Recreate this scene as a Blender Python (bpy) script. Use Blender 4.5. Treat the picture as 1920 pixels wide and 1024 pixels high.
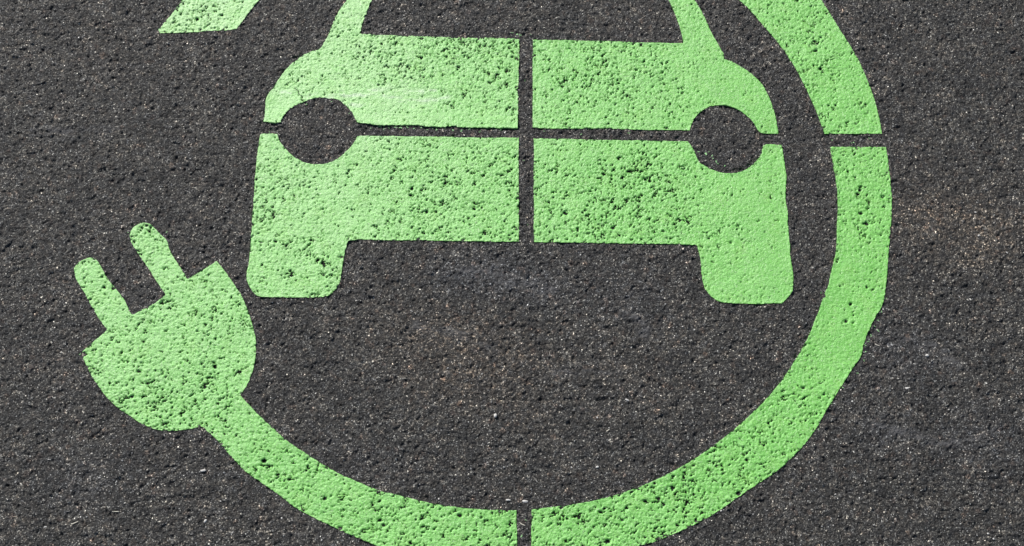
import bpy, math
import numpy as np

# ---------------------------------------------------------------- camera, sky, sun
for o in list(bpy.data.objects):
    bpy.data.objects.remove(o)
scene = bpy.context.scene
COL = scene.collection

TILT = math.radians(20.0)
CAM_H = 2.4
cd = bpy.data.cameras.new('camera')
cd.sensor_width = 36.0
cd.angle = 2 * math.atan(960 / 2637.6)
cd.clip_start = 0.05
cd.clip_end = 400.0
cam = bpy.data.objects.new('camera', cd)
COL.objects.link(cam)
cam.location = (0, -CAM_H * math.tan(TILT), CAM_H)
cam.rotation_euler = (TILT, 0, 0)
scene.camera = cam

SUN_EL = math.radians(37)
SUN_AZ = math.radians(-32)          # measured from +Y towards +X
world = bpy.data.worlds.new('World')
scene.world = world
world.use_nodes = True
wn = world.node_tree
bg = wn.nodes['Background']
sky = wn.nodes.new('ShaderNodeTexSky')
sky.sky_type = 'NISHITA'
sky.sun_disc = False
sky.sun_elevation = SUN_EL
sky.sun_rotation = SUN_AZ
wn.links.new(sky.outputs[0], bg.inputs[0])
bg.inputs[1].default_value = 0.07

sd = bpy.data.lights.new('sun', 'SUN')
sd.energy = 5.0
sd.angle = math.radians(0.53)
sd.color = (1.0, 0.965, 0.93)
sun = bpy.data.objects.new('sun', sd)
COL.objects.link(sun)
sun.rotation_euler = (math.pi / 2 - SUN_EL, 0, math.pi - SUN_AZ)
sun.location = (-2, 3, 4)

scene.view_settings.view_transform = 'Standard'
scene.view_settings.look = 'None'
scene.view_settings.gamma = 1.0
scene.view_settings.exposure = 0.0
scene.view_settings.use_curve_mapping = False

# outlines in millimetres on the ground
OUTLINES = {
 'hood_l': [(-315.4,586.8),(-297.9,621.8),(-271.7,654.5),(-230.1,674.1),(14.8,679.0),(14.7,630.2),(-194.2,627.8),(-232.8,620.5),(-255.4,603.7),(-274.0,567.7),(-282.4,540.4),(-289.8,515.5),(-295.2,492.1),(-262.1,489.7),(-214.6,488.0),(-149.5,485.6),(-85.6,483.9),(-20.6,482.7),(14.4,481.0),(12.2,385.8),(11.1,289.0),(-36.2,290.7),(-101.6,292.3),(-151.9,292.3),(-181.2,296.8),(-209.4,296.8),(-249.7,296.2),(-271.9,299.0),(-292.1,301.2),(-296.4,307.9),(-299.8,318.0),(-307.4,330.3),(-318.0,341.6),(-329.5,350.1),(-336.7,352.9),(-349.8,351.8),(-355.0,354.0),(-366.2,355.1),(-378.3,353.4),(-391.2,348.4),(-403.1,342.7),(-418.7,332.6),(-429.3,322.5),(-434.7,311.3),(-436.3,303.5),(-448.3,301.2),(-469.6,304.6),(-468.4,318.0),(-466.5,336.0),(-468.1,346.1),(-465.8,358.5),(-460.4,369.9),(-452.7,378.4),(-446.4,392.6),(-435.3,412.1),(-417.5,432.8),(-399.2,446.7),(-383.2,454.8),(-371.0,458.3),(-364.3,468.7),(-355.9,488.6),(-347.8,515.5),(-336.6,545.1),(-323.0,567.7)],
 'hood_r': [(42.0,630.2),(246.7,627.8),(277.9,620.5),(296.0,598.8),(306.3,567.7),(313.4,548.7),(323.5,515.5),(327.3,493.8),(331.5,471.0),(305.8,472.2),(257.4,472.8),(193.1,476.3),(128.8,477.5),(40.2,479.2),(39.2,385.8),(39.2,291.2),(94.5,289.0),(176.0,290.1),(185.1,291.2),(192.1,289.0),(251.4,286.8),(313.7,286.8),(334.8,285.7),(338.4,299.0),(347.1,314.6),(359.9,328.1),(376.5,337.1),(395.8,338.8),(413.9,337.1),(432.6,327.0),(448.0,313.5),(458.2,299.0),(463.5,285.7),(471.1,279.0),(501.2,279.0),(500.7,301.2),(496.4,329.2),(488.1,357.4),(477.5,383.5),(462.2,401.8),(447.1,414.4),(426.0,430.5),(408.0,437.4),(407.6,450.1),(397.2,468.7),(384.2,497.9),(372.5,534.4),(356.3,567.7),(339.4,610.9),(315.8,649.7),(272.4,674.1),(42.3,679.0)],
 'bump_l': [(13.0,270.1),(-51.2,270.1),(-145.5,272.4),(-239.9,273.5),(-274.1,274.6),(-291.1,273.5),(-295.7,262.4),(-303.2,249.2),(-316.6,234.9),(-331.6,223.4),(-349.7,216.3),(-371.6,215.2),(-393.8,221.8),(-413.5,234.9),(-426.3,249.2),(-437.0,262.4),(-441.9,278.4),(-474.1,279.0),(-477.7,238.7),(-477.9,179.4),(-478.2,105.5),(-478.4,46.7),(-478.9,16.5),(-482.3,1.0),(-480.7,-15.4),(-474.6,-27.7),(-464.6,-41.0),(-455.2,-46.1),(-409.9,-47.1),(-337.7,-47.1),(-326.5,-41.0),(-317.2,-31.3),(-311.2,-15.4),(-308.6,4.1),(-306.4,33.1),(-302.4,56.1),(-300.3,63.4),(-269.6,65.5),(-233.4,63.4),(-141.6,63.4),(-49.8,60.8),(12.7,60.2),(12.8,145.0),(12.0,247.0)],
 'bump_r': [(40.7,269.0),(156.5,266.8),(250.7,264.6),(330.8,262.4),(341.1,245.9),(344.5,233.8),(349.0,221.8),(357.6,215.2),(368.2,207.6),(381.8,201.1),(393.6,197.8),(406.5,197.3),(418.5,198.9),(431.6,202.1),(441.9,208.7),(451.4,216.3),(465.3,232.7),(469.1,245.9),(472.7,255.8),(488.4,258.0),(505.7,255.2),(507.6,238.7),(508.8,226.1),(510.8,195.6),(509.6,178.8),(505.9,145.0),(508.5,118.3),(506.8,91.8),(507.5,59.2),(507.8,26.9),(509.9,1.0),(508.9,-27.7),(505.9,-36.9),(500.6,-44.0),(486.1,-58.3),(450.5,-59.9),(381.4,-58.3),(366.3,-52.2),(355.3,-41.0),(346.5,-24.6),(344.8,1.0),(343.2,30.0),(338.4,54.0),(274.1,56.1),(183.0,57.6),(91.7,59.2),(40.0,60.2),(40.1,145.0)],
 'arc_top': [(444.9,567.7),(469.2,538.0),(492.9,501.4),(519.4,464.6),(536.7,431.6),(553.1,394.9),(566.2,357.4),(577.0,325.9),(584.0,297.9),(588.6,279.0),(696.1,279.0),(694.7,307.9),(689.3,350.1),(681.3,385.8),(667.8,431.6),(651.4,468.7),(631.9,508.5),(618.7,538.0),(604.3,567.7),(566.7,625.4),(523.6,674.1),(318.8,674.1),(388.2,623.0)],
 'arc_r': [(597.0,251.4),(598.8,228.3),(600.8,203.2),(603.6,163.2),(602.6,138.5),(599.6,113.0),(594.7,63.4),(589.4,33.1),(577.8,-3.1),(572.2,-25.7),(564.5,-39.0),(566.7,-47.1),(560.8,-49.1),(554.9,-64.4),(546.8,-82.5),(529.6,-121.6),(508.1,-156.9),(479.8,-198.6),(448.3,-235.5),(416.5,-265.4),(381.2,-296.8),(337.9,-328.1),(310.2,-347.3),(267.8,-370.2),(221.1,-391.5),(171.2,-408.2),(130.7,-417.4),(89.5,-424.3),(33.8,-430.7),(32.6,-492.8),(33.3,-519.6),(81.1,-515.2),(126.3,-508.0),(180.7,-499.1),(230.7,-489.2),(263.8,-477.0),(305.3,-459.4),(346.4,-438.0),(389.0,-408.2),(441.5,-374.9),(469.4,-355.3),(504.0,-322.4),(531.5,-289.2),(548.6,-259.6),(577.2,-218.1),(602.9,-180.0),(620.9,-156.9),(624.1,-141.5),(636.0,-114.2),(647.6,-90.6),(664.5,-67.4),(671.6,-47.1),(680.6,-7.2),(685.7,33.1),(691.3,62.3),(699.9,113.0),(703.3,150.3),(703.5,201.1),(703.2,225.0),(701.6,251.4)],
 'plug': [(7.3,-432.5),(-36.5,-431.7),(-86.7,-428.4),(-141.6,-420.1),(-182.1,-409.1),(-223.6,-399.9),(-264.6,-383.2),(-306.7,-365.5),(-348.5,-339.0),(-391.6,-311.1),(-420.5,-285.4),(-449.6,-259.6),(-477.8,-228.7),(-465.4,-207.9),(-458.0,-184.9),(-455.3,-157.4),(-457.3,-124.6),(-465.9,-95.6),(-478.2,-62.3),(-489.7,-41.0),(-507.3,-15.0),(-527.6,11.4),(-538.1,22.7),(-543.6,18.6),(-569.3,-0.5),(-588.8,-11.3),(-596.6,2.1),(-615.3,29.0),(-626.4,45.6),(-630.8,62.8),(-641.4,72.8),(-654.2,85.5),(-663.9,95.0),(-676.0,98.6),(-687.5,96.0),(-697.4,86.5),(-701.8,70.2),(-694.6,55.4),(-678.9,33.1),(-655.7,2.1),(-640.1,-22.2),(-623.9,-42.5),(-645.9,-60.3),(-667.4,-72.5),(-682.3,-81.5),(-690.5,-65.4),(-701.4,-48.1),(-716.6,-29.4),(-733.9,-10.3),(-746.7,11.4),(-756.9,25.9),(-770.0,30.0),(-785.3,23.8),(-796.0,9.3),(-792.2,-7.7),(-775.0,-33.9),(-755.7,-65.4),(-735.1,-95.6),(-724.4,-107.7),(-736.5,-122.6),(-752.9,-136.6),(-761.4,-146.5),(-764.7,-150.4),(-760.2,-157.4),(-761.6,-161.9),(-750.4,-182.9),(-734.8,-205.4),(-719.6,-225.8),(-695.5,-249.0),(-667.5,-267.8),(-644.1,-282.6),(-621.6,-291.1),(-603.7,-293.6),(-582.4,-293.0),(-560.3,-289.2),(-543.4,-285.4),(-538.2,-286.4),(-533.1,-292.1),(-515.8,-306.3),(-486.2,-339.0),(-462.4,-363.7),(-433.6,-383.2),(-400.2,-405.4),(-371.6,-427.1),(-343.4,-442.1),(-302.5,-461.2),(-261.0,-479.7),(-228.8,-492.8),(-171.5,-508.0),(-99.1,-517.0),(9.0,-520.5),(9.0,-492.8)],
 'bar': [(-645.0,567.7),(-657.5,542.7),(-674.5,518.3),(-684.3,500.3),(-681.9,493.8),(-634.9,494.4),(-581.6,499.1),(-541.5,501.4),(-534.3,503.0),(-516.6,532.1),(-504.4,552.2),(-492.8,567.7),(-461.3,618.1),(-422.0,669.2),(-564.6,671.6),(-608.5,623.0)],
}
DENSITY = [(-408,393,.35),(-331,520,.5),(-246,450,.75),(-164,416,.9),(-62,439,.95),(-30,370,.85),(-263,336,.1),(-142,330,.25),(-30,319,.3),(-435,336,.05),(-326,393,.6),(-369,427,.35),(92,450,.6),(163,393,.95),(245,393,.9),(290,393,.7),(328,439,.15),(378,416,.1),(447,359,.1),(484,302,.05),(141,314,.5),(273,319,.45),(342,532,.3),(-459,225,.6),(-452,117,.9),(-426,182,.8),(-366,171,.4),(-348,-8,.85),(-444,-19,.4),(-389,33,.7),(-259,225,.45),(-178,171,.8),(-99,192,.8),(-30,192,.8),(-196,96,.9),(-108,96,.8),(-29,96,.6),(-256,117,.5),(-315,117,.3),(90,225,.55),(138,160,.8),(238,171,1),(285,117,1),(186,96,.85),(98,96,.8),(336,149,.9),(382,96,.25),(436,171,.08),(482,117,.03),(464,-8,.02),(368,-8,.35),(415,-29,.1),(310,236,.6),(364,117,.5),(-601,520,.9),(-653,520,.8),(-540,544,.3),(-674,64,.8),(-611,12,.6),(-651,23,.3),(-765,2,.5),(-730,-59,.4),(-743,-29,.8),(-542,2,.3),(-517,-90,.7),(-587,-49,.75),(-630,-110,.8),(-695,-130,.6),(-720,-159,.75),(-659,-208,.95),(-596,-169,.7),(-529,-189,.9),(-617,-257,.9),(-504,-266,.7),(-485,-130,.5),(-453,-333,.7),(-387,-361,.8),(-330,-407,.6),(-255,-444,.7),(-182,-462,.85),(-100,-444,.7),(-27,-480,.9),(82,-453,.8),(173,-435,.9),(264,-435,.9),(358,-379,.85),(435,-333,.8),(504,-276,.7),(489,-208,.6),(568,-169,.15),(611,-110,.1),(606,-49,.15),(621,12,.1),(646,85,.5),(651,139,.8),(638,225,.75),(678,225,.4),(558,497,.7),(593,416,.75),(649,359,.45),(649,473,.3),(655,302,.5),(488,544,.5)]
HOLES = [(609.9,-60.3,4,3),(598.6,-93.6,6,3),(610.8,-95.6,3,2),(613.0,-81.5,3,2),(-526.6,-177.1,5,3),(-541.8,-214.2,5,3),(-760.6,-153.4,6,3),(-529.4,-137.6,3,2),(-660.0,-185.9,5,2.5),(-669.0,-231.7,5,2.5),(-102.3,420.1,5,3),(-104.3,415.5,4,3),(-25.5,404.1,4,2.5),(-61.0,375.6,3,2),(-187.7,152.5,4,3),(-186.1,166.4,5,2.5),(-106.2,188.0,4,3),(-68.9,125.7,5,2.5),(-157.4,119.3,5,2.5),(248.1,185.9,6,3),(255.9,181.5,5,3),(98.4,117.2,6,2.5),(186.2,88.6,5,2.5),(361.5,67.6,4,2.5),(416.6,91.8,5,2),(400.2,59.2,4,2),(349.8,67.6,3,2),(-663.3,88.6,4,3),(-671.4,91.8,4,3),(-742.8,-8.2,5,2.5),(-738.0,-27.7,5,2.5),(-720.3,-30.8,4,2.5),(-632.9,7.2,4,2.5),(-311.1,30.0,4,2.5),(-353.6,24.8,5,3),(-343.6,18.6,5,3),(-432.5,61.3,4,2.5),(-458.7,43.5,4,2.5),(-342.6,-4.1,4,2.5),(-429.4,-345.9,5,3),(-403.1,-370.2,5,3),(-320.2,-411.8,6,2.5),(-225.7,-448.5,6,2.5),(-218.2,-457.5,5,2.5),(-89.3,-441.2,5,2.5),(-293.4,-462.1,5,2.5),(-542.9,-346.9,3,2),(-611.5,525.0,5,3),(-564.5,534.4,4,2.5),(150.5,-434.8,5,2.5),(228.6,-416.4,5,2.5),(275.2,-393.4,7,2.5),(388.4,-402.6,6,3),(313.6,-354.3,4,2.5),(251.6,-411.8,5,2.5),(187.5,-448.5,5,2.5),(163.0,-484.7,6,3),(653.2,96.0,7,3),(643.2,117.2,5,2.5),(647.5,74.9,4,2.5),(626.5,201.1,4,2.5),(686.4,149.2,5,2),(585.6,455.9,5,2.5),(598.1,485.0,4,2),(549.2,-227.8,5,2.5),(513.4,-216.1,4,2),(407.1,-332.8,4,2.5)]
SPECKS = [(-219.4,292.3,6),(-209.2,290.1,5),(-196.2,291.2,4),(-186.0,287.9,5),(-171.0,291.2,5),(-160.9,287.9,4),(-148.9,290.1,4),(-110.6,286.8,5),(-94.5,285.7,5),(-80.5,287.9,4),(-266.6,290.1,3),(-231.4,292.3,3),(363.7,238.2,5),(374.5,233.8,4),(381.9,221.8,5),(376.2,228.3,3),(369.9,241.5,3),(349.9,242.6,4),(383.6,216.3,4),(397.4,213.0,4),(10.3,490.9,5),(0.0,494.4,4),(16.5,488.6,4),(36.1,489.7,3),(-683.2,503.8,5),(-692.7,78.1,3),(341.6,234.9,4),(5.0,290.1,3),(656.4,-109.7,4),(629.2,-137.6,4),(617.7,-161.3,4),(611.6,-188.8,3),(-681.7,497.9,4),(-249.6,293.4,5),(-239.4,289.0,4),(-140.7,285.7,4),(-125.7,290.1,3),(-60.3,284.5,3),(-20.1,286.8,3),(60.3,284.5,3),(221.1,281.2,4),(130.6,277.9,3),(24.5,392.6,3),(21.9,225.0,3),(29.4,96.0,3),(337.2,225.0,4),(350.4,208.7,4),(601.7,266.8,3),(641.3,260.2,4),(672.3,271.2,3),(22.8,-448.5,3),(16.3,-475.7,4),(-342.5,347.2,4),(-390.8,340.5,4),(-308.1,322.5,3),(-452.7,291.2,4),(-457.3,283.4,3),(663.4,-74.5,4),(656.3,-89.6,4),(650.4,-101.6,3),(642.4,-117.6,4),(635.6,-129.6,4),(630.1,-149.5,3),(624.9,-165.3,4),(583.0,-216.1,3),(562.1,-243.2,3),(536.1,-290.2,3),(673.4,-49.1,3),(558.8,-36.9,3),(-704.6,79.1,3),(-634.1,79.1,3),(-768.2,-153.4,4)]
CRACK = [(-413.9,374.4),(-406.5,368.7),(-405.1,361.9),(-398.7,356.3),(-399.4,350.6),(-394.1,345.0)]
PIECES = {'prong_a':[(-724.4,-107.7),(-735.1,-95.6),(-808.0,-49.1),(-819.3,54.0),(-740.2,43.5),(-673.4,-49.1),(-682.3,-81.5)],'prong_b':[(-623.9,-42.5),(-719.7,33.1),(-727.8,117.2),(-649.1,117.2),(-582.0,12.4),(-588.8,-11.3)],'head':[(-724.4,-107.7),(-682.3,-81.5),(-623.9,-42.5),(-588.8,-11.3),(-570.3,12.4),(-525.9,43.5),(-442.5,-49.1),(-433.0,-208.4),(-477.8,-228.7),(-538.2,-286.4),(-611.4,-323.4),(-769.8,-227.8),(-789.8,-129.6)]}
DEBRIS = [('stalk',-680.4,-433.9,17,-4),('stalk',-744.8,-453.9,13,25),('chip',-795.1,-460.3,6,20),('chip',-801.8,-344.0,4,0),('pebble',-28.9,-266.3,8,80),('chip',202.5,-237.5,8,-25),('chip',-6.4,-414.6,8,-5),('chip',21.9,-416.4,12,-3),('stalk',651.2,-136.6,10,-25),('chip',-533.3,-363.7,10,10),('pebble',-523.2,-450.3,7,60),('stalk',18.2,-456.6,9,-25),('pebble',147.5,-357.1,6,20),('stalk',-720.4,560.6,11,4),('chip',903.3,39.4,5,-40),('pebble',737.6,-156.4,7,0),('pebble',855.5,72.8,5,30),('stalk',167.5,-292.1,7,35),('chip',696.8,-216.1,9,10)]
TINTS = [(-86,-140,90,1),(0,-169,60,.6),(-191,-110,60,.5),(814,96,90,1),(879,64,60,.8),(769,139,60,.6),(227,-189,70,.3),(-780,450,80,.3),(-94,-208,50,.5),(37,-257,50,.4),(-29,-8,60,-.9),(-116,-8,40,-.7),(58,-29,50,-.6),(212,-49,60,-.5),(702,-149,70,-.6),(827,-304,70,-.6),(642,-295,50,-.5),(-744,-379,60,-.5),(-240,-352,60,-.3)]
SMEARS = {'asph':[[(-140.4,0.0),(-87.2,6.2),(-29.0,-2.1),(24.1,-18.5),(77.2,-29.8)],[(-29.0,-18.5),(48.2,-36.9),(96.4,-33.9)],[(75.5,-188.8),(122.9,-179.0),(179.4,-185.9)],[(633.3,-285.4),(688.1,-296.8),(741.9,-315.8),(826.4,-306.3)],[(-172.0,-99.6),(-104.9,-111.7),(-28.5,-139.5)],[(210.8,-79.5),(243.6,-99.6),(228.4,-129.6)],[(704.1,-129.6),(759.7,-144.5),(793.9,-179.0)],[(-368.6,-360.9),(-342.3,-332.8),(-315.2,-318.6)],[(-905.5,291.2),(-823.8,280.1),(-734.4,291.2)]],'paint':[[(-325.3,372.1),(-264.3,372.1),(-203.1,365.3),(-147.4,371.0)],[(-345.1,360.8),(-263.8,358.5),(-172.2,345.0),(-121.7,356.3)],[(-436.9,367.6),(-365.2,356.3),(-283.3,336.0)]]}
SHEEN_FADE = [(-581,532,1),(-330,497,.95),(-408,404,.8),(-264,359,.9),(-445,325,.8),(-328,439,.7),(-113,439,.45),(-30,370,.4),(-439,225,.6),(-356,160,.55),(-139,171,.35),(0,117,.2),(92,416,.15),(195,427,.2),(330,497,.15),(508,532,.1),(648,336,.05),(465,336,.05),(432,96,.1),(237,139,.1),(-398,12,.45),(-642,33,.5),(-764,-8,.45),(-675,-140,.4),(-517,-90,.35),(-571,-247,.25),(-377,-379,.1),(-145,-471,.1),(127,-453,.05),(453,-333,.0),(640,12,.0),(674,171,.05)]

# ---------------------------------------------------------------- noise on the ground (all in mm)
rng = np.random.default_rng(11)
TAB = rng.random((16, 512, 512)).astype(np.float32)

def vnoise(x, y, s, k):
    u = x / s + 1000.37 + 7.1 * k; v = y / s + 1000.71 + 3.3 * k
    iu = np.floor(u).astype(np.int64); iv = np.floor(v).astype(np.int64)
    fu = u - iu; fv = v - iv
    fu = fu * fu * (3 - 2 * fu); fv = fv * fv * (3 - 2 * fv)
    T = TAB[k % 16]
    a = T[iu & 511, iv & 511]; b = T[(iu + 1) & 511, iv & 511]
    c = T[iu & 511, (iv + 1) & 511]; d = T[(iu + 1) & 511, (iv + 1) & 511]
    return (a * (1 - fu) + b * fu) * (1 - fv) + (c * (1 - fu) + d * fu) * fv

def fbm(x, y, s, k, octs=3):
    r = 0; a = 1; t = 0
    for i in range(octs):
        r = r + a * vnoise(x, y, s / 2 ** i, k + i); t += a; a *= 0.55
    return r / t

def stones(x, y, s, k):
    """domed stones packed at a spacing s: returns dome height 0..1, gap 0..1, a random value per stone"""
    u = x / s + 2000; v = y / s + 2000
    iu = np.floor(u).astype(np.int64); iv = np.floor(v).astype(np.int64)
    f1 = np.full(x.shape, 9.0); f2 = f1.copy(); rid = np.zeros(x.shape)
    for di in (-1, 0, 1):
        for dj in (-1, 0, 1):
            a = (iu + di) & 511; b = (iv + dj) & 511
            px = iu + di + 0.1 + 0.8 * TAB[k % 16][a, b]; py = iv + dj + 0.1 + 0.8 * TAB[(k + 1) % 16][a, b]
            w = 0.75 + 0.5 * TAB[(k + 2) % 16][a, b]
            d = np.hypot(px - u, py - v) * w
            m = d < f1
            f2 = np.where(m, f1, np.minimum(f2, d))
            rid = np.where(m, TAB[(k + 3) % 16][a, b], rid)
            f1 = np.where(m, d, f1)
    return 1 - np.clip(f1, 0, 1) ** 2, np.clip(1 - (f2 - f1) / 0.35, 0, 1), rid

DN = np.array(DENSITY)
def density(x, y):
    num = np.zeros(x.shape); den = np.full(x.shape, 1e-4)
    for cx, cy, d in DN:
        w = np.exp(-((x - cx) ** 2 + (y - cy) ** 2) / (2 * 34.0 ** 2))
        num += w * d; den += w
    return num / den

FDN = np.array(SHEEN_FADE)  # spots of paler green: sun sheen put into the colour, plus some fading
def sheen_fade_field(x, y):
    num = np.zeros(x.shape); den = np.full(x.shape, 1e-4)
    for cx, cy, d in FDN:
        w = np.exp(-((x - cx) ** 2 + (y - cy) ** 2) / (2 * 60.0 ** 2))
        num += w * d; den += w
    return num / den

def smear_field(x, y, lines, width):
    """0..1 along rubbed streaks, broken up by noise drawn out along them"""
    f = np.zeros(x.shape)
    for ln in lines:
        P = np.array(ln)
        m = (x > P[:, 0].min() - 40) & (x < P[:, 0].max() + 40) & (y > P[:, 1].min() - 30) & (y < P[:, 1].max() + 30)
        if not m.any(): continue
        X, Y = x[m], y[m]; d = np.full(X.shape, 99.0)
        for a, b in zip(P[:-1], P[1:]):
            t = np.clip(((X - a[0]) * (b[0] - a[0]) + (Y - a[1]) * (b[1] - a[1])) / ((b - a) @ (b - a)), 0, 1)
            d = np.minimum(d, np.hypot(X - a[0] - t * (b[0] - a[0]), Y - a[1] - t * (b[1] - a[1])))
        n = vnoise(X * .3, Y, 3.0, 9) * .5 + vnoise(X * .35, Y, 7.0, 11) * .5
        f[m] = np.maximum(f[m], np.exp(-(d / width) ** 2) * np.clip((n - .38) * 3.2, 0, 1))
    return f

def relief(x, y):
    """asphalt height, painted height, bare mask of the pits (mm)"""
    wx = x + 2.2 * (vnoise(x, y, 4, 3) - .5) ; wy = y + 2.2 * (vnoise(x, y, 4, 5) - .5)
    big = 1.6 * (fbm(x, y, 150, 1) - .5) + 1.2 * (fbm(x, y, 38, 4, 2) - .5)
    d7, g7, r7 = stones(wx, wy, 8.5, 2)
    d4, g4, r4 = stones(wx, wy, 4.6, 7)
    n2 = vnoise(x, y, 2.1, 9) - .5
    n3 = vnoise(x, y, 3.4, 12) - .5
    crev = fbm(x, y, 11, 6, 2)
    crev2 = vnoise(x, y, 6, 13)
    wide = vnoise(x, y, 55, 8)
    deep = np.clip((crev - 0.60 + 0.10 * (wide - .5)) / 0.12, 0, 1) + 0.6 * np.clip((crev2 - 0.74) / .12, 0, 1)
    body = 0.9 * (d7 - .6) + 0.8 * (r7 - .5) - 0.55 * g7 + 0.6 * (d4 - .6) + 0.7 * (r4 - .5) - 0.35 * g4
    ha = big + 1.15 * body + 2.1 * n2 + 1.0 * n3 - 2.0 * deep
    dn = np.clip(.13 + .70 * density(x, y), 0, .80)
    ea = .87 * wx + .5 * wy; eb = (-.5 * wx + .87 * wy) * 1.55
    cr = 0.5 * vnoise(ea, eb, 6.6, 2) + 0.3 * vnoise(ea, eb, 3.6, 10) + 0.2 * g4
    cl = vnoise(x, y, 26, 11) - .5
    pit = np.clip((cr - 0.820 + 0.215 * dn + 0.12 * cl) / 0.05, 0, 1)
    fn = 0.62 * vnoise(ea, eb, 4.0, 15) + 0.38 * vnoise(x, y, 2.2, 13)
    pit2 = np.clip((fn - 0.868 + 0.175 * dn + 0.10 * cl) / 0.05, 0, 1)
    pit = np.maximum(pit, pit2 * .8)
    for hx, hy, r, dp in HOLES:
        m = (abs(x - hx) < 3 * r) & (abs(y - hy) < 3 * r)
        if m.any():
            q = np.hypot(x[m] - hx, (y[m] - hy) * 1.25) / (r * 0.85) + 0.7 * (crev2[m] - .5) + .6 * n2[m]
            pit[m] = np.maximum(pit[m], dp / 2.6 * np.clip(1.25 - q, 0, 1))
    rough = 0.42 + 0.55 * dn
    hp = big + rough * (0.75 * body) + (0.35 + .5 * dn) * n2 + .35 * n3 + 0.9 - 3.8 * pit
    return ha, hp, pit

# ---------------------------------------------------------------- grid
STEP = 1.63
def axis(a, b):
    core = list(np.arange(a, b + .01, STEP))
    lo, hi, s = [core[0]], [core[-1]], STEP
    while s < 9000:
        s *= 1.42
        lo.append(lo[-1] - s); hi.append(hi[-1] + s)
    return np.array(lo[:0:-1] + core + hi[1:]), len(lo) - 1, len(core)
AX, ox, ncx = axis(-1050.0, 1050.0)
AY, oy, ncy = axis(-540.0, 715.0)
GX, GY = np.meshgrid(AX, AY)                # rows = y
outx = np.maximum(0, abs(GX) - 1060); outy = np.maximum(0, np.maximum(-550 - GY, GY - 720))
fade = 1 / (1 + (np.hypot(outx, outy) / 12) ** 2)
HA, HP, PIT = relief(GX, GY)
NX, NY = len(AX), len(AY)

def mesh_from(name, V, F, mat, attrs=None, smooth=True):
    """V (n,3) in mm, F (m,4) or (m,3)"""
    me = bpy.data.meshes.new(name)
    n = F.shape[1]
    me.vertices.add(len(V)); me.vertices.foreach_set('co', (V * 0.001).astype(np.float32).ravel())
    me.loops.add(F.size); me.loops.foreach_set('vertex_index', F.astype(np.int32).ravel())
    me.polygons.add(len(F))
    me.polygons.foreach_set('loop_start', np.arange(0, F.size, n, dtype=np.int32))
    me.polygons.foreach_set('use_smooth', np.full(len(F), smooth, dtype=bool))
    me.update(calc_edges=True)
    for k, a in (attrs or {}).items():
        at = me.attributes.new(k, 'FLOAT', 'POINT'); at.data.foreach_set('value', a.astype(np.float32))
    me.materials.append(mat)
    ob = bpy.data.objects.new(name, me)
    COL.objects.link(ob)
    return ob

# ---------------------------------------------------------------- materials
class NT:
    def __init__(s, name):
        s.m = bpy.data.materials.new(name); s.m.use_nodes = True
        s.t = s.m.node_tree; s.b = s.t.nodes['Principled BSDF']
        s.co = s.n('ShaderNodeTexCoord').outputs['Object']
    def n(s, typ, ins=None, **kw):
        nd = s.t.nodes.new(typ)
        for k, v in kw.items(): setattr(nd, k, v)
        for k, v in (ins or {}).items():
            if hasattr(v, 'is_output'): s.t.links.new(v, nd.inputs[k])
            else: nd.inputs[k].default_value = v
        return nd
    def noise(s, size_mm, detail=2, rough=.5, co=None):
        return s.n('ShaderNodeTexNoise', {'Vector': co or s.co, 'Scale': 1000 / size_mm, 'Detail': detail, 'Roughness': rough}).outputs['Fac']
    def vor(s, size_mm, feature='F1'):
        return s.n('ShaderNodeTexVoronoi', {'Vector': s.co, 'Scale': 1000 / size_mm, 'Randomness': 1.0}, voronoi_dimensions='3D', feature=feature)
    def mth(s, op, a, b=0.5, c=0.0):
        return s.n('ShaderNodeMath', {0: a, 1: b, 2: c}, operation=op).outputs[0]
    def ramp(s, fac, stops, interp='LINEAR'):
        r = s.n('ShaderNodeValToRGB', {'Fac': fac}); r.color_ramp.interpolation = interp
        e = r.color_ramp.elements
        while len(e) < len(stops): e.new(.5)
        for q, (p, c) in zip(e, stops): q.position = p; q.color = (*c, 1) if len(c) == 3 else c
        return r.outputs[0]
    def mix(s, fac, a, b, blend='MIX'):
        nd = s.n('ShaderNodeMix', data_type='RGBA', blend_type=blend)
        for i, v in ((0, fac), (6, a), (7, b)):
            if hasattr(v, 'is_output'): s.t.links.new(v, nd.inputs[i])
            else: nd.inputs[i].default_value = (*v, 1) if isinstance(v, tuple) else v
        return nd.outputs[2]
    def sep(s, col): return s.n('ShaderNodeSeparateColor', {0: col}).outputs
    def bump(s, h, dist_mm, strength=1.0, prev=None):
        ins = {'Height': h, 'Distance': dist_mm * .001, 'Strength': strength}
        if prev: ins['Normal'] = prev
        return s.n('ShaderNodeBump', ins).outputs[0]
    def out(s, col, rough, normal, spec=.5):
        for k, v in (('Base Color', col), ('Roughness', rough), ('Normal', normal), ('Specular IOR Level', spec)):
            if hasattr(v, 'is_output'): s.t.links.new(v, s.b.inputs[k])
            else: s.b.inputs[k].default_value = v
        return s.m

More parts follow.
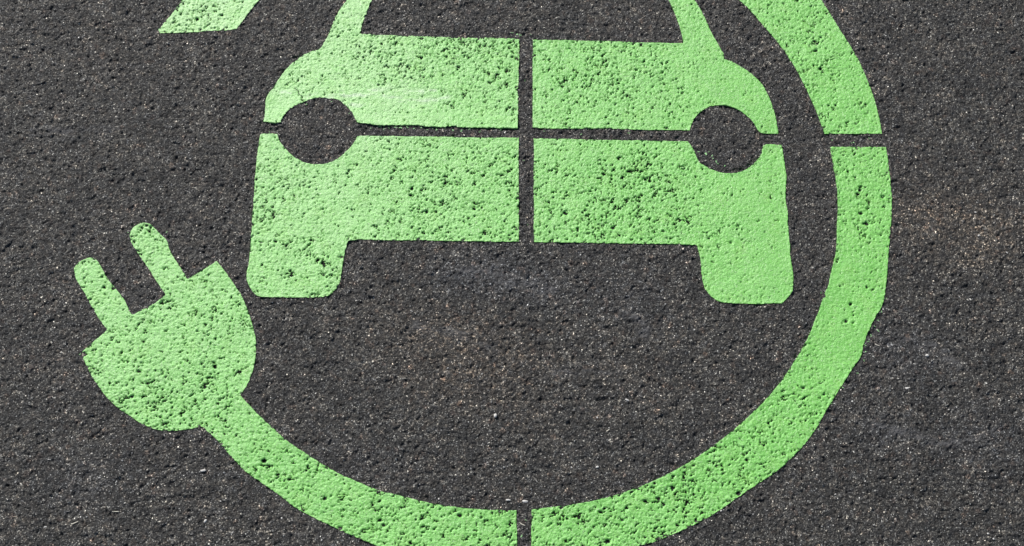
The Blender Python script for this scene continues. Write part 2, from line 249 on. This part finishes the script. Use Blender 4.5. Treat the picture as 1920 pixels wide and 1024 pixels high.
def asphalt_colour(s):
    v1 = s.vor(2.6); v2 = s.vor(1.5)
    r1 = s.sep(v1.outputs['Color'])[0]; r2 = s.sep(v2.outputs['Color'])[1]
    grey = s.ramp(r1, [(0, (.018, .0175, .017)), (.45, (.033, .032, .0315)), (.80, (.054, .052, .050)), (.93, (.092, .089, .085)), (1.0, (.20, .192, .18))])
    fine = s.ramp(r2, [(0, (.45, .45, .45)), (.6, (.85, .85, .85)), (.86, (1.5, 1.5, 1.5)), (.95, (3.4, 3.4, 3.3)), (1.0, (9., 9., 8.8))])
    c = s.mix(1.0, grey, fine, 'MULTIPLY')
    big = s.noise(70, 3)
    c = s.mix(1.0, c, s.ramp(big, [(.32, (.76, .78, .78)), (.68, (1.26, 1.24, 1.18))]), 'MULTIPLY')
    st = s.sep(s.vor(7.5).outputs['Color'])
    c = s.mix(1.0, c, s.ramp(st[0], [(0, (.68, .68, .70)), (.5, (.95, .95, .95)), (.85, (1.25, 1.24, 1.22)), (1.0, (1.8, 1.72, 1.62))]), 'MULTIPLY')
    c = s.mix(s.ramp(st[2], [(.95, (0,) * 3), (.97, (.55,) * 3)], 'LINEAR'), c, s.mix(1.0, c, (1.5, 1.15, 1.0), 'MULTIPLY'))
    mid = s.noise(30, 3, .6)
    c = s.mix(1.0, c, s.ramp(mid, [(.35, (.80,) * 3), (.65, (1.2,) * 3)]), 'MULTIPLY')
    clump = s.noise(13, 3, .6)
    c = s.mix(1.0, c, s.ramp(clump, [(.34, (.92, .96, 1.02)), (.5, (1, 1.01, .98)), (.66, (1.10, 1.01, .92))]), 'MULTIPLY')
    tint = s.n('ShaderNodeAttribute', attribute_name='tint').outputs['Fac']
    c = s.mix(s.mth('MULTIPLY', s.mth('MAXIMUM', tint, 0), s.ramp(s.noise(9, 2), [(.36, (0, 0, 0)), (.58, (1., 1., 1.))])), c, s.mix(1.0, c, (1.75, 1.55, 1.38), 'MULTIPLY'))
    c = s.mix(s.mth('MULTIPLY', s.mth('MAXIMUM', s.mth('MULTIPLY', tint, -1.0), 0), .6), c, s.mix(1.0, c, (1.15, 1.25, 1.5), 'MULTIPLY'))
    sm = s.n('ShaderNodeAttribute', attribute_name='smear').outputs['Fac']
    c = s.mix(s.mth('MULTIPLY', sm, .5), c, (.135, .135, .14))
    return c, r2

def make_asphalt():
    s = NT('asphalt')
    c, r2 = asphalt_colour(s)
    h = s.mth('ADD', s.mth('MULTIPLY', s.noise(1.9, 2, .65), 1.25), s.mth('MULTIPLY', s.vor(2.6).outputs['Distance'], -.7))
    nrm = s.bump(h, 2.0, 1.0)
    rough = s.ramp(r2, [(0, (.75,) * 3), (.8, (.6,) * 3), (.95, (.30,) * 3)])
    return s.out(c, rough, nrm, .5)

def make_paint(name, edge=False):
    s = NT(name)
    ca, _ = asphalt_colour(s)
    n1 = s.noise(60, 3)
    g = s.mix(n1, (.175, .550, .090), (.255, .660, .130))
    g = s.mix(s.ramp(s.noise(14, 3, .6), [(.45, (0, 0, 0)), (.75, (.35,) * 3)]), g, (.30, .62, .20))     # worn, dusty areas
    fd = s.n('ShaderNodeAttribute', attribute_name='sheen_fade').outputs['Fac']
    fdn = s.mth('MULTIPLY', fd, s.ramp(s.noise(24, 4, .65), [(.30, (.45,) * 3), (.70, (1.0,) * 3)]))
    g = s.mix(fdn, g, (.46, .78, .33))  # sun sheen painted as paler green towards upper left, with some fading
    g = s.mix(s.ramp(s.noise(33, 4, .65), [(.52, (0,) * 3), (.72, (.5,) * 3)]), g, (.27, .60, .12))       # yellower where the coat is thin
    smp = s.n('ShaderNodeAttribute', attribute_name='smear').outputs['Fac']
    g = s.mix(s.mth('MULTIPLY', smp, .55), g, (.70, .82, .62))
    g = s.mix(1.0, g, s.ramp(s.noise(1.9, 2, .7), [(.3, (.72,) * 3), (.7, (1.22,) * 3)]), 'MULTIPLY')
    sp = s.sep(s.vor(1.4).outputs['Color'])[2]
    g = s.mix(s.ramp(sp, [(.93, (0,) * 3), (.99, (.5,) * 3)]), g, (.62, .72, .50))                        # dust and glass beads
    bare_shade = s.n('ShaderNodeAttribute', attribute_name='bare_shade').outputs['Fac']
    worn = s.n('ShaderNodeAttribute', attribute_name='worn').outputs['Fac']
    fn = s.noise(2.0, 3, .7)
    mask = s.ramp(s.mth('ADD', bare_shade, s.mth('MULTIPLY', s.mth('SUBTRACT', fn, .5), 1.1)), [(.50, (0,) * 3), (.60, (1,) * 3)])
    pin = s.mth('ADD', s.noise(2.6, 2, .7), s.mth('MULTIPLY', worn, .085))
    pinm = s.ramp(pin, [(.745, (0,) * 3), (.765, (1,) * 3)])
    mask = s.mth('MAXIMUM', mask, pinm)
    c = s.mix(mask, g, s.mix(.9, ca, (.010, .018, .010)))  # unpainted pits, with the shade inside them painted in as near-black
    h = s.mth('SUBTRACT', s.mth('ADD', s.mth('MULTIPLY', s.noise(1.9, 2, .6), 1.3), s.mth('MULTIPLY', s.noise(3.6, 1), .6)), s.mth('MULTIPLY', mask, .7))
    nrm = s.bump(h, 1.05, .9)
    rough = s.mth('ADD', .42, s.mth('MULTIPLY', mask, .35))
    return s.out(c, rough, nrm, s.mth('SUBTRACT', .8, s.mth('MULTIPLY', mask, .6)))

def make_plain(name, col, var=.25, rough=.6):
    s = NT(name)
    f = s.noise(1.5, 2)
    c = s.mix(f, tuple(q * (1 - var) for q in col), tuple(min(1, q * (1 + var)) for q in col))
    return s.out(c, rough, s.bump(s.noise(.6, 2), .2, .6))

M_ASPH = make_asphalt()
M_PAINT = make_paint('green_paint')
M_STRAW = make_plain('dry_straw', (.66, .62, .52))
M_STONE = make_plain('pale_stone', (.60, .585, .55))
M_GRIT = make_plain('grit_stone', (.36, .36, .35), .5)

def inside(poly, X, Y):
    """even-odd test for a regular grid given by axis arrays"""
    P = np.array(poly); Q = np.roll(P, -1, 0)
    res = np.zeros((len(Y), len(X)), bool)
    for j, y in enumerate(Y):
        m = (P[:, 1] > y) != (Q[:, 1] > y)
        if not m.any(): continue
        xs = P[m, 0] + (y - P[m, 1]) / (Q[m, 1] - P[m, 1]) * (Q[m, 0] - P[m, 0])
        res[j] = (np.searchsorted(np.sort(xs), X) % 2) == 1
    return res

# ---------------------------------------------------------------- asphalt ground
tint = np.zeros(GX.shape)
for tx, ty, r, a in TINTS:
    tint += a * np.exp(-(((GX - tx) / 1.3) ** 2 + (GY - ty) ** 2) / (2 * (r * .6) ** 2))
idx = np.arange(NX * NY).reshape(NY, NX)
F = np.stack([idx[:-1, :-1], idx[:-1, 1:], idx[1:, 1:], idx[1:, :-1]], -1).reshape(-1, 4)
# crest tops are rolled flat by traffic
HAf = np.where(HA > 1.1, 1.1 + (HA - 1.1) * .35, HA) * fade
HAg = HAf.copy()
CX, CY = AX[ox:ox + ncx], AY[oy:oy + ncy]
for kk in OUTLINES:
    m = inside(OUTLINES[kk], CX, CY)
    for _ in range(3):
        m[1:-1, 1:-1] = m[1:-1, 1:-1] & m[:-2, 1:-1] & m[2:, 1:-1] & m[1:-1, :-2] & m[1:-1, 2:]
    HAg[oy:oy + ncy, ox:ox + ncx][m] -= 6.0          # the paint layer fills this bed
V = np.stack([GX.ravel(), GY.ravel(), HAg.ravel()], 1)
ground = mesh_from('asphalt', V, F, M_ASPH, {'tint': tint.ravel(), 'smear': smear_field(GX, GY, SMEARS['asph'], 9.0).ravel()})
ground['kind'] = 'structure'

# ---------------------------------------------------------------- paint
CX, CY = AX[ox:ox + ncx], AY[oy:oy + ncy]
cha = HAf[oy:oy + ncy, ox:ox + ncx]; chp = HP[oy:oy + ncy, ox:ox + ncx]; cpit = PIT[oy:oy + ncy, ox:ox + ncx]
cgx = GX[oy:oy + ncy, ox:ox + ncx]; cgy = GY[oy:oy + ncy, ox:ox + ncx]

def densify(poly, k, amp=0.75, step=0.35):
    P = np.array(poly, float); out = []
    Q = np.roll(P, -1, 0)
    for a, b in zip(P, Q):
        L = np.hypot(*(b - a)); n = max(1, int(L / step))
        t = np.arange(n)[:, None] / n
        out.append(a + (b - a) * t)
    D = np.concatenate(out)
    T = np.roll(D, -4, 0) - np.roll(D, 4, 0); T /= np.maximum(np.hypot(T[:, 0], T[:, 1]), 1e-6)[:, None]
    N = np.stack([T[:, 1], -T[:, 0]], 1)
    w = (vnoise(D[:, 0], D[:, 1], 4.5, k) - .5) * 1.3 + (vnoise(D[:, 0], D[:, 1], 14, k + 1) - .5) * 1.5 + (vnoise(D[:, 0], D[:, 1], 1.8, k + 2) - .5) * .8
    nib = np.clip(vnoise(D[:, 0], D[:, 1], 3.0, k + 5) * .6 + vnoise(D[:, 0], D[:, 1], 40, k + 3) * .4 - .62, 0, 1) * 9 * amp
    sgn = np.sign(((P * np.roll(Q[:, ::-1], 0, 0)) @ np.array([1, -1])).sum())
    return D + N * (w * amp - sgn * nib)[:, None]

def rounded(poly, turns=2, sharp=42):
    """corner cutting that leaves real corners alone"""
    P = [np.array(p, float) for p in poly]
    keep = []
    n = len(P)
    for i in range(n):
        a = P[i] - P[i - 1]; b = P[(i + 1) % n] - P[i]
        ang = abs(math.degrees(math.atan2(a[0] * b[1] - a[1] * b[0], a @ b)))
        keep.append(ang > sharp)
    for _ in range(turns):
        Q, K = [], []
        n = len(P)
        for i in range(n):
            if keep[i]: Q.append(P[i]); K.append(True)
            else:
                Q.append(P[i] * .78 + P[i - 1] * .22); K.append(False)
                Q.append(P[i] * .78 + P[(i + 1) % n] * .22); K.append(False)
        P, keep = Q, K
    return P

def paint_shape(outline, k, pieces, amp=.75, thick=lambda x, y: 0.0):
    """pieces: list of (name, polygon or None, parent); the first polygon holding a cell takes it"""
    D = densify(rounded(outline), k, amp)
    x0, x1 = D[:, 0].min() - 8, D[:, 0].max() + 8; y0, y1 = D[:, 1].min() - 8, D[:, 1].max() + 8
    i0, i1 = np.searchsorted(CX, [x0, x1]); j0, j1 = np.searchsorted(CY, [y0, y1])
    X, Y = CX[i0:i1], CY[j0:j1]
    ins = inside(D, X, Y)
    nx, ny = len(X), len(Y)
    R = 4
    bi = np.rint((D[:, 0] - X[0]) / STEP).astype(int); bj = np.rint((D[:, 1] - Y[0]) / STEP).astype(int)
    dist = np.full((ny, nx), 99.0); near = np.zeros((ny, nx), int)
    for pas in (0, 1):
        for di in range(-R, R + 1):
            for dj in range(-R, R + 1):
                a, b = bi + di, bj + dj
                m = (a >= 0) & (a < nx) & (b >= 0) & (b < ny)
                a, b, q = a[m], b[m], np.nonzero(m)[0]
                d = np.hypot(X[a] - D[q, 0], Y[b] - D[q, 1])
                if pas == 0: np.minimum.at(dist, (b, a), d)
                else:
                    e = d <= dist[b, a] + 1e-9
                    near[b[e], a[e]] = q[e]
    c4 = ins[:-1, :-1].astype(int) + ins[:-1, 1:] + ins[1:, 1:] + ins[1:, :-1]
    cell = c4 > 0
    gx, gy = np.meshgrid(X, Y)
    # outside corners, and inside ones that almost touch the edge, slide onto the outline
    snap = (~ins & (dist < 4)) | (ins & (dist < .35 * STEP))
    px = np.where(snap, D[near, 0], gx); py = np.where(snap, D[near, 1], gy)
    sl = (slice(j0, j1), slice(i0, i1))
    base = cha[sl]; top = chp[sl].copy(); pit = cpit[sl]
    dn = np.clip(density(gx, gy), 0, 1)
    ed = np.where(ins, np.minimum(dist, 7), 0)
    lip = np.exp(-((ed - 1.6) / 1.6) ** 2) * .5 * (.3 + vnoise(gx, gy, 45, 5)) * (1 - .6 * dn)
    z = top + thick(gx, gy) + lip
    z = np.where(ins & (dist > 3.5), z, np.maximum(z, base + .12 - 1.5 * np.clip(pit, 0, 1)))
    bare_shade = np.clip(pit * .95, 0, 1)
    used = np.zeros((ny, nx), bool)
    for a, b in ((0, 0), (0, 1), (1, 1), (1, 0)):
        used[a:ny - 1 + a, b:nx - 1 + b] |= cell
    ids = np.arange(ny * nx).reshape(ny, nx)
    quads = np.stack([ids[:-1, :-1], ids[:-1, 1:], ids[1:, 1:], ids[1:, :-1]], -1)
    mxp, myp = (X[:-1] + X[1:]) / 2, (Y[:-1] + Y[1:]) / 2
    left = cell.copy(); objs = []
    P3 = np.stack([px.ravel(), py.ravel(), z.ravel()], 1)
    for name, poly, parent in pieces:
        take = left & (inside(poly, mxp, myp) if poly is not None else True)
        left &= ~take
        q = quads[take]
        # skirt where the neighbouring cell is unpainted
        sk = []
        pad = np.pad(cell, 1)
        for (dj, di, c0, c1) in ((-1, 0, 0, 1), (0, 1, 1, 2), (1, 0, 2, 3), (0, -1, 3, 0)):
            nb = pad[1 + dj:1 + dj + ny - 1, 1 + di:1 + di + nx - 1]
            m = take & ~nb
            sk.append(quads[m][:, [c0, c1]])
        sk = np.concatenate(sk)
        un, inv = np.unique(q, return_inverse=True); inv = inv.reshape(q.shape)
        Vt = P3[un]
        su, sinv = np.unique(sk, return_inverse=True); sinv = sinv.reshape(sk.shape)
        topi = np.searchsorted(un, sk)
        n0 = len(un)
        Vb = P3[su].copy(); Vb[:, 2] = np.minimum(base.ravel()[su] - 1.2, Vb[:, 2] - .5)
        # keep the skirt top apart so that the rim stays crisp
        Vs = P3[su]
        n1 = n0 + len(su)
        Fs = np.stack([sinv[:, 0] + n0, sinv[:, 0] + n1, sinv[:, 1] + n1, sinv[:, 1] + n0], 1)
        Vall = np.concatenate([Vt, Vs, Vb]); Fall = np.concatenate([inv, Fs])
        b_ = bare_shade.ravel(); w_ = dn.ravel(); f_ = sheen_fade_field(px, py).ravel(); s_ = smear_field(px, py, SMEARS['paint'], 5.5).ravel()
        ob = mesh_from(name, Vall, Fall, M_PAINT, {'bare_shade': np.concatenate([b_[un], b_[su] * .3, b_[su] * .3 + .1]),
                                                  'worn': np.concatenate([w_[un], w_[su], w_[su]]),
                                                  'sheen_fade': np.concatenate([f_[un], f_[su], f_[su]]),
                                                  'smear': np.concatenate([s_[un], s_[su], s_[su]])})
        if parent: ob.parent = parent; ob.matrix_parent_inverse = parent.matrix_world.inverted()
        objs.append(ob)
    return objs

def big_fill(b): return np.minimum(b + .2, .25 * b + .9)

def thing(name, label, cat, loc, group=None):
    o = bpy.data.objects.new(name, None); COL.objects.link(o)
    o.empty_display_size = .05
    o.location = (loc[0] * .001, loc[1] * .001, 0)
    o['label'] = label; o['category'] = cat
    if group: o['group'] = group
    bpy.context.view_layer.update()
    return o

# thin line crack in the left bonnet panel, pressed into the height field
C = np.array(densify(CRACK[:-1] + [CRACK[-1]], 2, 0.2)[: -1])
n = int(len(C) * .5)
for x, y in C[:n]:
    i = int(round((x - CX[0]) / STEP)); j = int(round((y - CY[0]) / STEP))
    cpit[j, i] = max(cpit[j, i], .8); chp[j, i] = min(chp[j, i], cha[j, i] + .1)

car = thing('car_symbol', 'green painted front view of a car in four stencilled quarters with round headlight gaps', 'road marking', (0, 0))
rt = lambda x, y: 0.7 * np.clip((x - 250) / 200, 0, 1)
paint_shape(OUTLINES['hood_l'], 1, [('bonnet_panel', None, car)], 1.0, lambda x, y: 1.5 * np.exp(-((y + 0 - OUTLINES['hood_l'][22][1]) / 30) ** 2))
paint_shape(OUTLINES['hood_r'], 4, [('bonnet_panel', None, car)], .45, lambda x, y: .2)
paint_shape(OUTLINES['bump_l'], 6, [('bumper_panel', None, car)], .6, lambda x, y: .3)
paint_shape(OUTLINES['bump_r'], 8, [('bumper_panel', None, car)], .6, rt)
cable = thing('cable_symbol', 'green painted charging cable sweeping round the car to a two pronged plug at lower left', 'road marking', OUTLINES['plug'][0])
paint_shape(OUTLINES['plug'], 3, [('prong', PIECES['prong_a'], cable), ('prong', PIECES['prong_b'], cable),
                                  ('plug_head', PIECES['head'], cable), ('cable_stroke', None, cable)], .6, lambda x, y: .15)
paint_shape(OUTLINES['arc_r'], 5, [('cable_stroke', None, cable)], .55, lambda x, y: .8 * np.clip(1 - abs(y + 80) / 200, 0, 1))
paint_shape(OUTLINES['arc_top'], 9, [('cable_stroke', None, cable)], .45)
b = paint_shape(OUTLINES['bar'], 10, [('stripe_marking', None, None)], .6)[0]
b['label'] = 'slanting green painted stripe end on the asphalt at the top edge, left of the car'
b['category'] = 'road marking'

# ---------------------------------------------------------------- small things
def ground_z(x, y):
    i = np.clip(np.rint((np.asarray(x) - CX[0]) / STEP).astype(int), 0, ncx - 1)
    j = np.clip(np.rint((np.asarray(y) - CY[0]) / STEP).astype(int), 0, ncy - 1)
    return cha[j, i]

rs = np.random.default_rng(5)
PHI = (1 + 5 ** .5) / 2
ICO = np.array([(-1, PHI, 0), (1, PHI, 0), (-1, -PHI, 0), (1, -PHI, 0), (0, -1, PHI), (0, 1, PHI), (0, -1, -PHI), (0, 1, -PHI),
                (PHI, 0, -1), (PHI, 0, 1), (-PHI, 0, -1), (-PHI, 0, 1)]) / math.hypot(1, PHI)
ICF = np.array([(0, 11, 5), (0, 5, 1), (0, 1, 7), (0, 7, 10), (0, 10, 11), (1, 5, 9), (5, 11, 4), (11, 10, 2), (10, 7, 6), (7, 1, 8),
                (3, 9, 4), (3, 4, 2), (3, 2, 6), (3, 6, 8), (3, 8, 9), (4, 9, 5), (2, 4, 11), (6, 2, 10), (8, 6, 7), (9, 8, 1)])

def lump(x, y, a, b, c, ang, z=None, jit=.22):
    P = ICO * (1 + rs.uniform(-jit, jit, (12, 1)))
    P = P * np.array([a, b, c])
    tl = rs.uniform(-.25, .25)
    P = np.stack([P[:, 0], P[:, 1], P[:, 2] + P[:, 0] * tl], 1)
    ca, sa = math.cos(ang), math.sin(ang)
    zz = (ground_z(x, y) if z is None else z) + c * .55
    return np.stack([P[:, 0] * ca - P[:, 1] * sa + x, P[:, 0] * sa + P[:, 1] * ca + y, P[:, 2] + zz], 1)

def join_lumps(name, L, mat, kind='stuff'):
    V = np.concatenate(L); F = np.concatenate([ICF + 12 * i for i in range(len(L))])
    o = mesh_from(name, V, F, mat, smooth=False)
    if kind: o['kind'] = kind
    return o

# loose grit, coarser and thicker towards the near edge; kept off the paint
allin = np.zeros((ncy, ncx), bool)
for kk in OUTLINES:
    allin |= inside(OUTLINES[kk], CX, CY)
def on_paint(x, y):
    return allin[int(np.clip(round((y - CY[0]) / STEP), 0, ncy - 1)), int(np.clip(round((x - CX[0]) / STEP), 0, ncx - 1))]
L1, L2 = [], []
clm = 0
while len(L1) + len(L2) < 5200:
    x = rs.uniform(-1050, 1050); y = rs.uniform(-545, 715)
    w = .30 + .70 * np.clip((60 - y) / 500, 0, 1) ** 1.3
    w *= .35 + 1.3 * float(vnoise(np.array([x]), np.array([y]), 90, 14)[0])
    if rs.random() > w or on_paint(x, y): continue
    near = np.clip((150 - y) / 600, 0, 1)
    s = rs.lognormal(-.30, .38) * (.72 + .45 * near)
    s = min(s, 2.1)
    if rs.random() < .14: L = (s * 1.9, s * .32, s * .35)
    else: L = (s * .95, s * rs.uniform(.45, .85), s * .5)
    (L1 if rs.random() < .55 else L2).append(lump(x, y, *L, rs.uniform(0, 6.28)))
join_lumps('loose_grit', L1, M_GRIT)
join_lumps('pale_grit', L2, M_STONE)

# flecks of stray green paint beside the stencil edges
L = []
for x, y, s in SPECKS:
    for q in range(3):
        L.append(lump(x + rs.normal(0, s * .3), y + rs.normal(0, s * .25), s * rs.uniform(.2, .42), s * rs.uniform(.15, .3), .45, rs.uniform(-.6, .6)))
M_FLECK = make_plain('stray_paint', (.33, .62, .27), .25)
join_lumps('paint_flecks', L, M_FLECK)

LAB = [
 'pale straw lying level in the lower left corner, below and left of the plug',
 'short slanted straw in the lower left corner, left of the level straw',
 'whitish stone chip nearest the bottom left corner',
 'small whitish chip below the plug on the far left',
 'upright white pebble at a dark hollow, midway between car and bottom gap',
 'slim white chip on dark asphalt right of the upright white pebble',
 'pale oval chip just above left of the bottom gap in the cable',
 'flat pale chip right at the mouth of the bottom gap in the cable',
 'thin pale straw just right of the bulge on the right cable edge',
 'long white chip just below the neck where plug meets cable',
 'round white pebble below the cable on the lower left, under the long chip',
 'tiny straw lying inside the bottom gap of the cable',
 'small pale pebble inside the loop, low down right of centre',
 'fine straw at the top edge, left of the slanting stripe',
 'small pale chip at the right edge of the picture, level with the car wheels',
 'pale grey pebble on open asphalt to the right of the cable bulge',
 'small light pebble in the brownish patch at the right edge',
 'hair thin straw inside the loop, lower right of the upright pebble',
 'pale chip on open asphalt right of the lower cable curve',
]
def stalk_mesh(L, r):
    n, m = 7, 6; V = []; F = []
    for i in range(n):
        t = i / (n - 1); rr = r * (1 - .35 * t) * (.5 if i in (0, n - 1) else 1)
        for k in range(m):
            a = 2 * math.pi * k / m
            V.append(((t - .5) * L, math.cos(a) * rr + .10 * L * (t - .5) ** 2, math.sin(a) * rr * .7 + .02 * L * math.sin(3 * t)))
    for i in range(n - 1):
        for k in range(m):
            F.append((i * m + k, i * m + (k + 1) % m, (i + 1) * m + (k + 1) % m, (i + 1) * m + k))
    return np.array(V), np.array(F)
for (kind, x, y, L, ang), lab in zip(DEBRIS, LAB):
    a = math.radians(ang)
    if kind == 'stalk':
        V, F = stalk_mesh(L, .95)
        o = mesh_from('dry_straw', V, F, M_STRAW)
        zz = float(ground_z(x, y)) + 1.0; cat = 'straw'
    else:
        V, F = ICO, ICF
        # subdivide once for a rounder stone
        vs = list(map(tuple, V)); mid = {}; F2 = []
        def md(i, j):
            k = (min(i, j), max(i, j))
            if k not in mid:
                p = (np.array(vs[i]) + np.array(vs[j])) / 2; p /= np.linalg.norm(p); mid[k] = len(vs); vs.append(tuple(p))
            return mid[k]
        for i, j, k in ICF:
            p, q, r = md(i, j), md(j, k), md(k, i)
            F2 += [(i, p, r), (j, q, p), (k, r, q), (p, q, r)]
        V = np.array(vs); V = V * (1 + rs.uniform(-.13, .13, (len(V), 1)))
        flat = .32 if kind == 'chip' else .5
        V = V * np.array([L / 2, L / 2 * (.42 if kind == 'chip' else .68), L / 2 * flat])
        o = mesh_from('stone_chip' if kind == 'chip' else 'pebble', V, np.array(F2), M_STONE, smooth=(kind != 'chip'))
        zz = float(ground_z(x, y)) + L / 2 * flat * .75; cat = 'stone chip' if kind == 'chip' else 'pebble'
    o.location = (x * .001, y * .001, zz * .001)
    o.rotation_euler = (0, 0, a)
    o['label'] = lab; o['category'] = cat
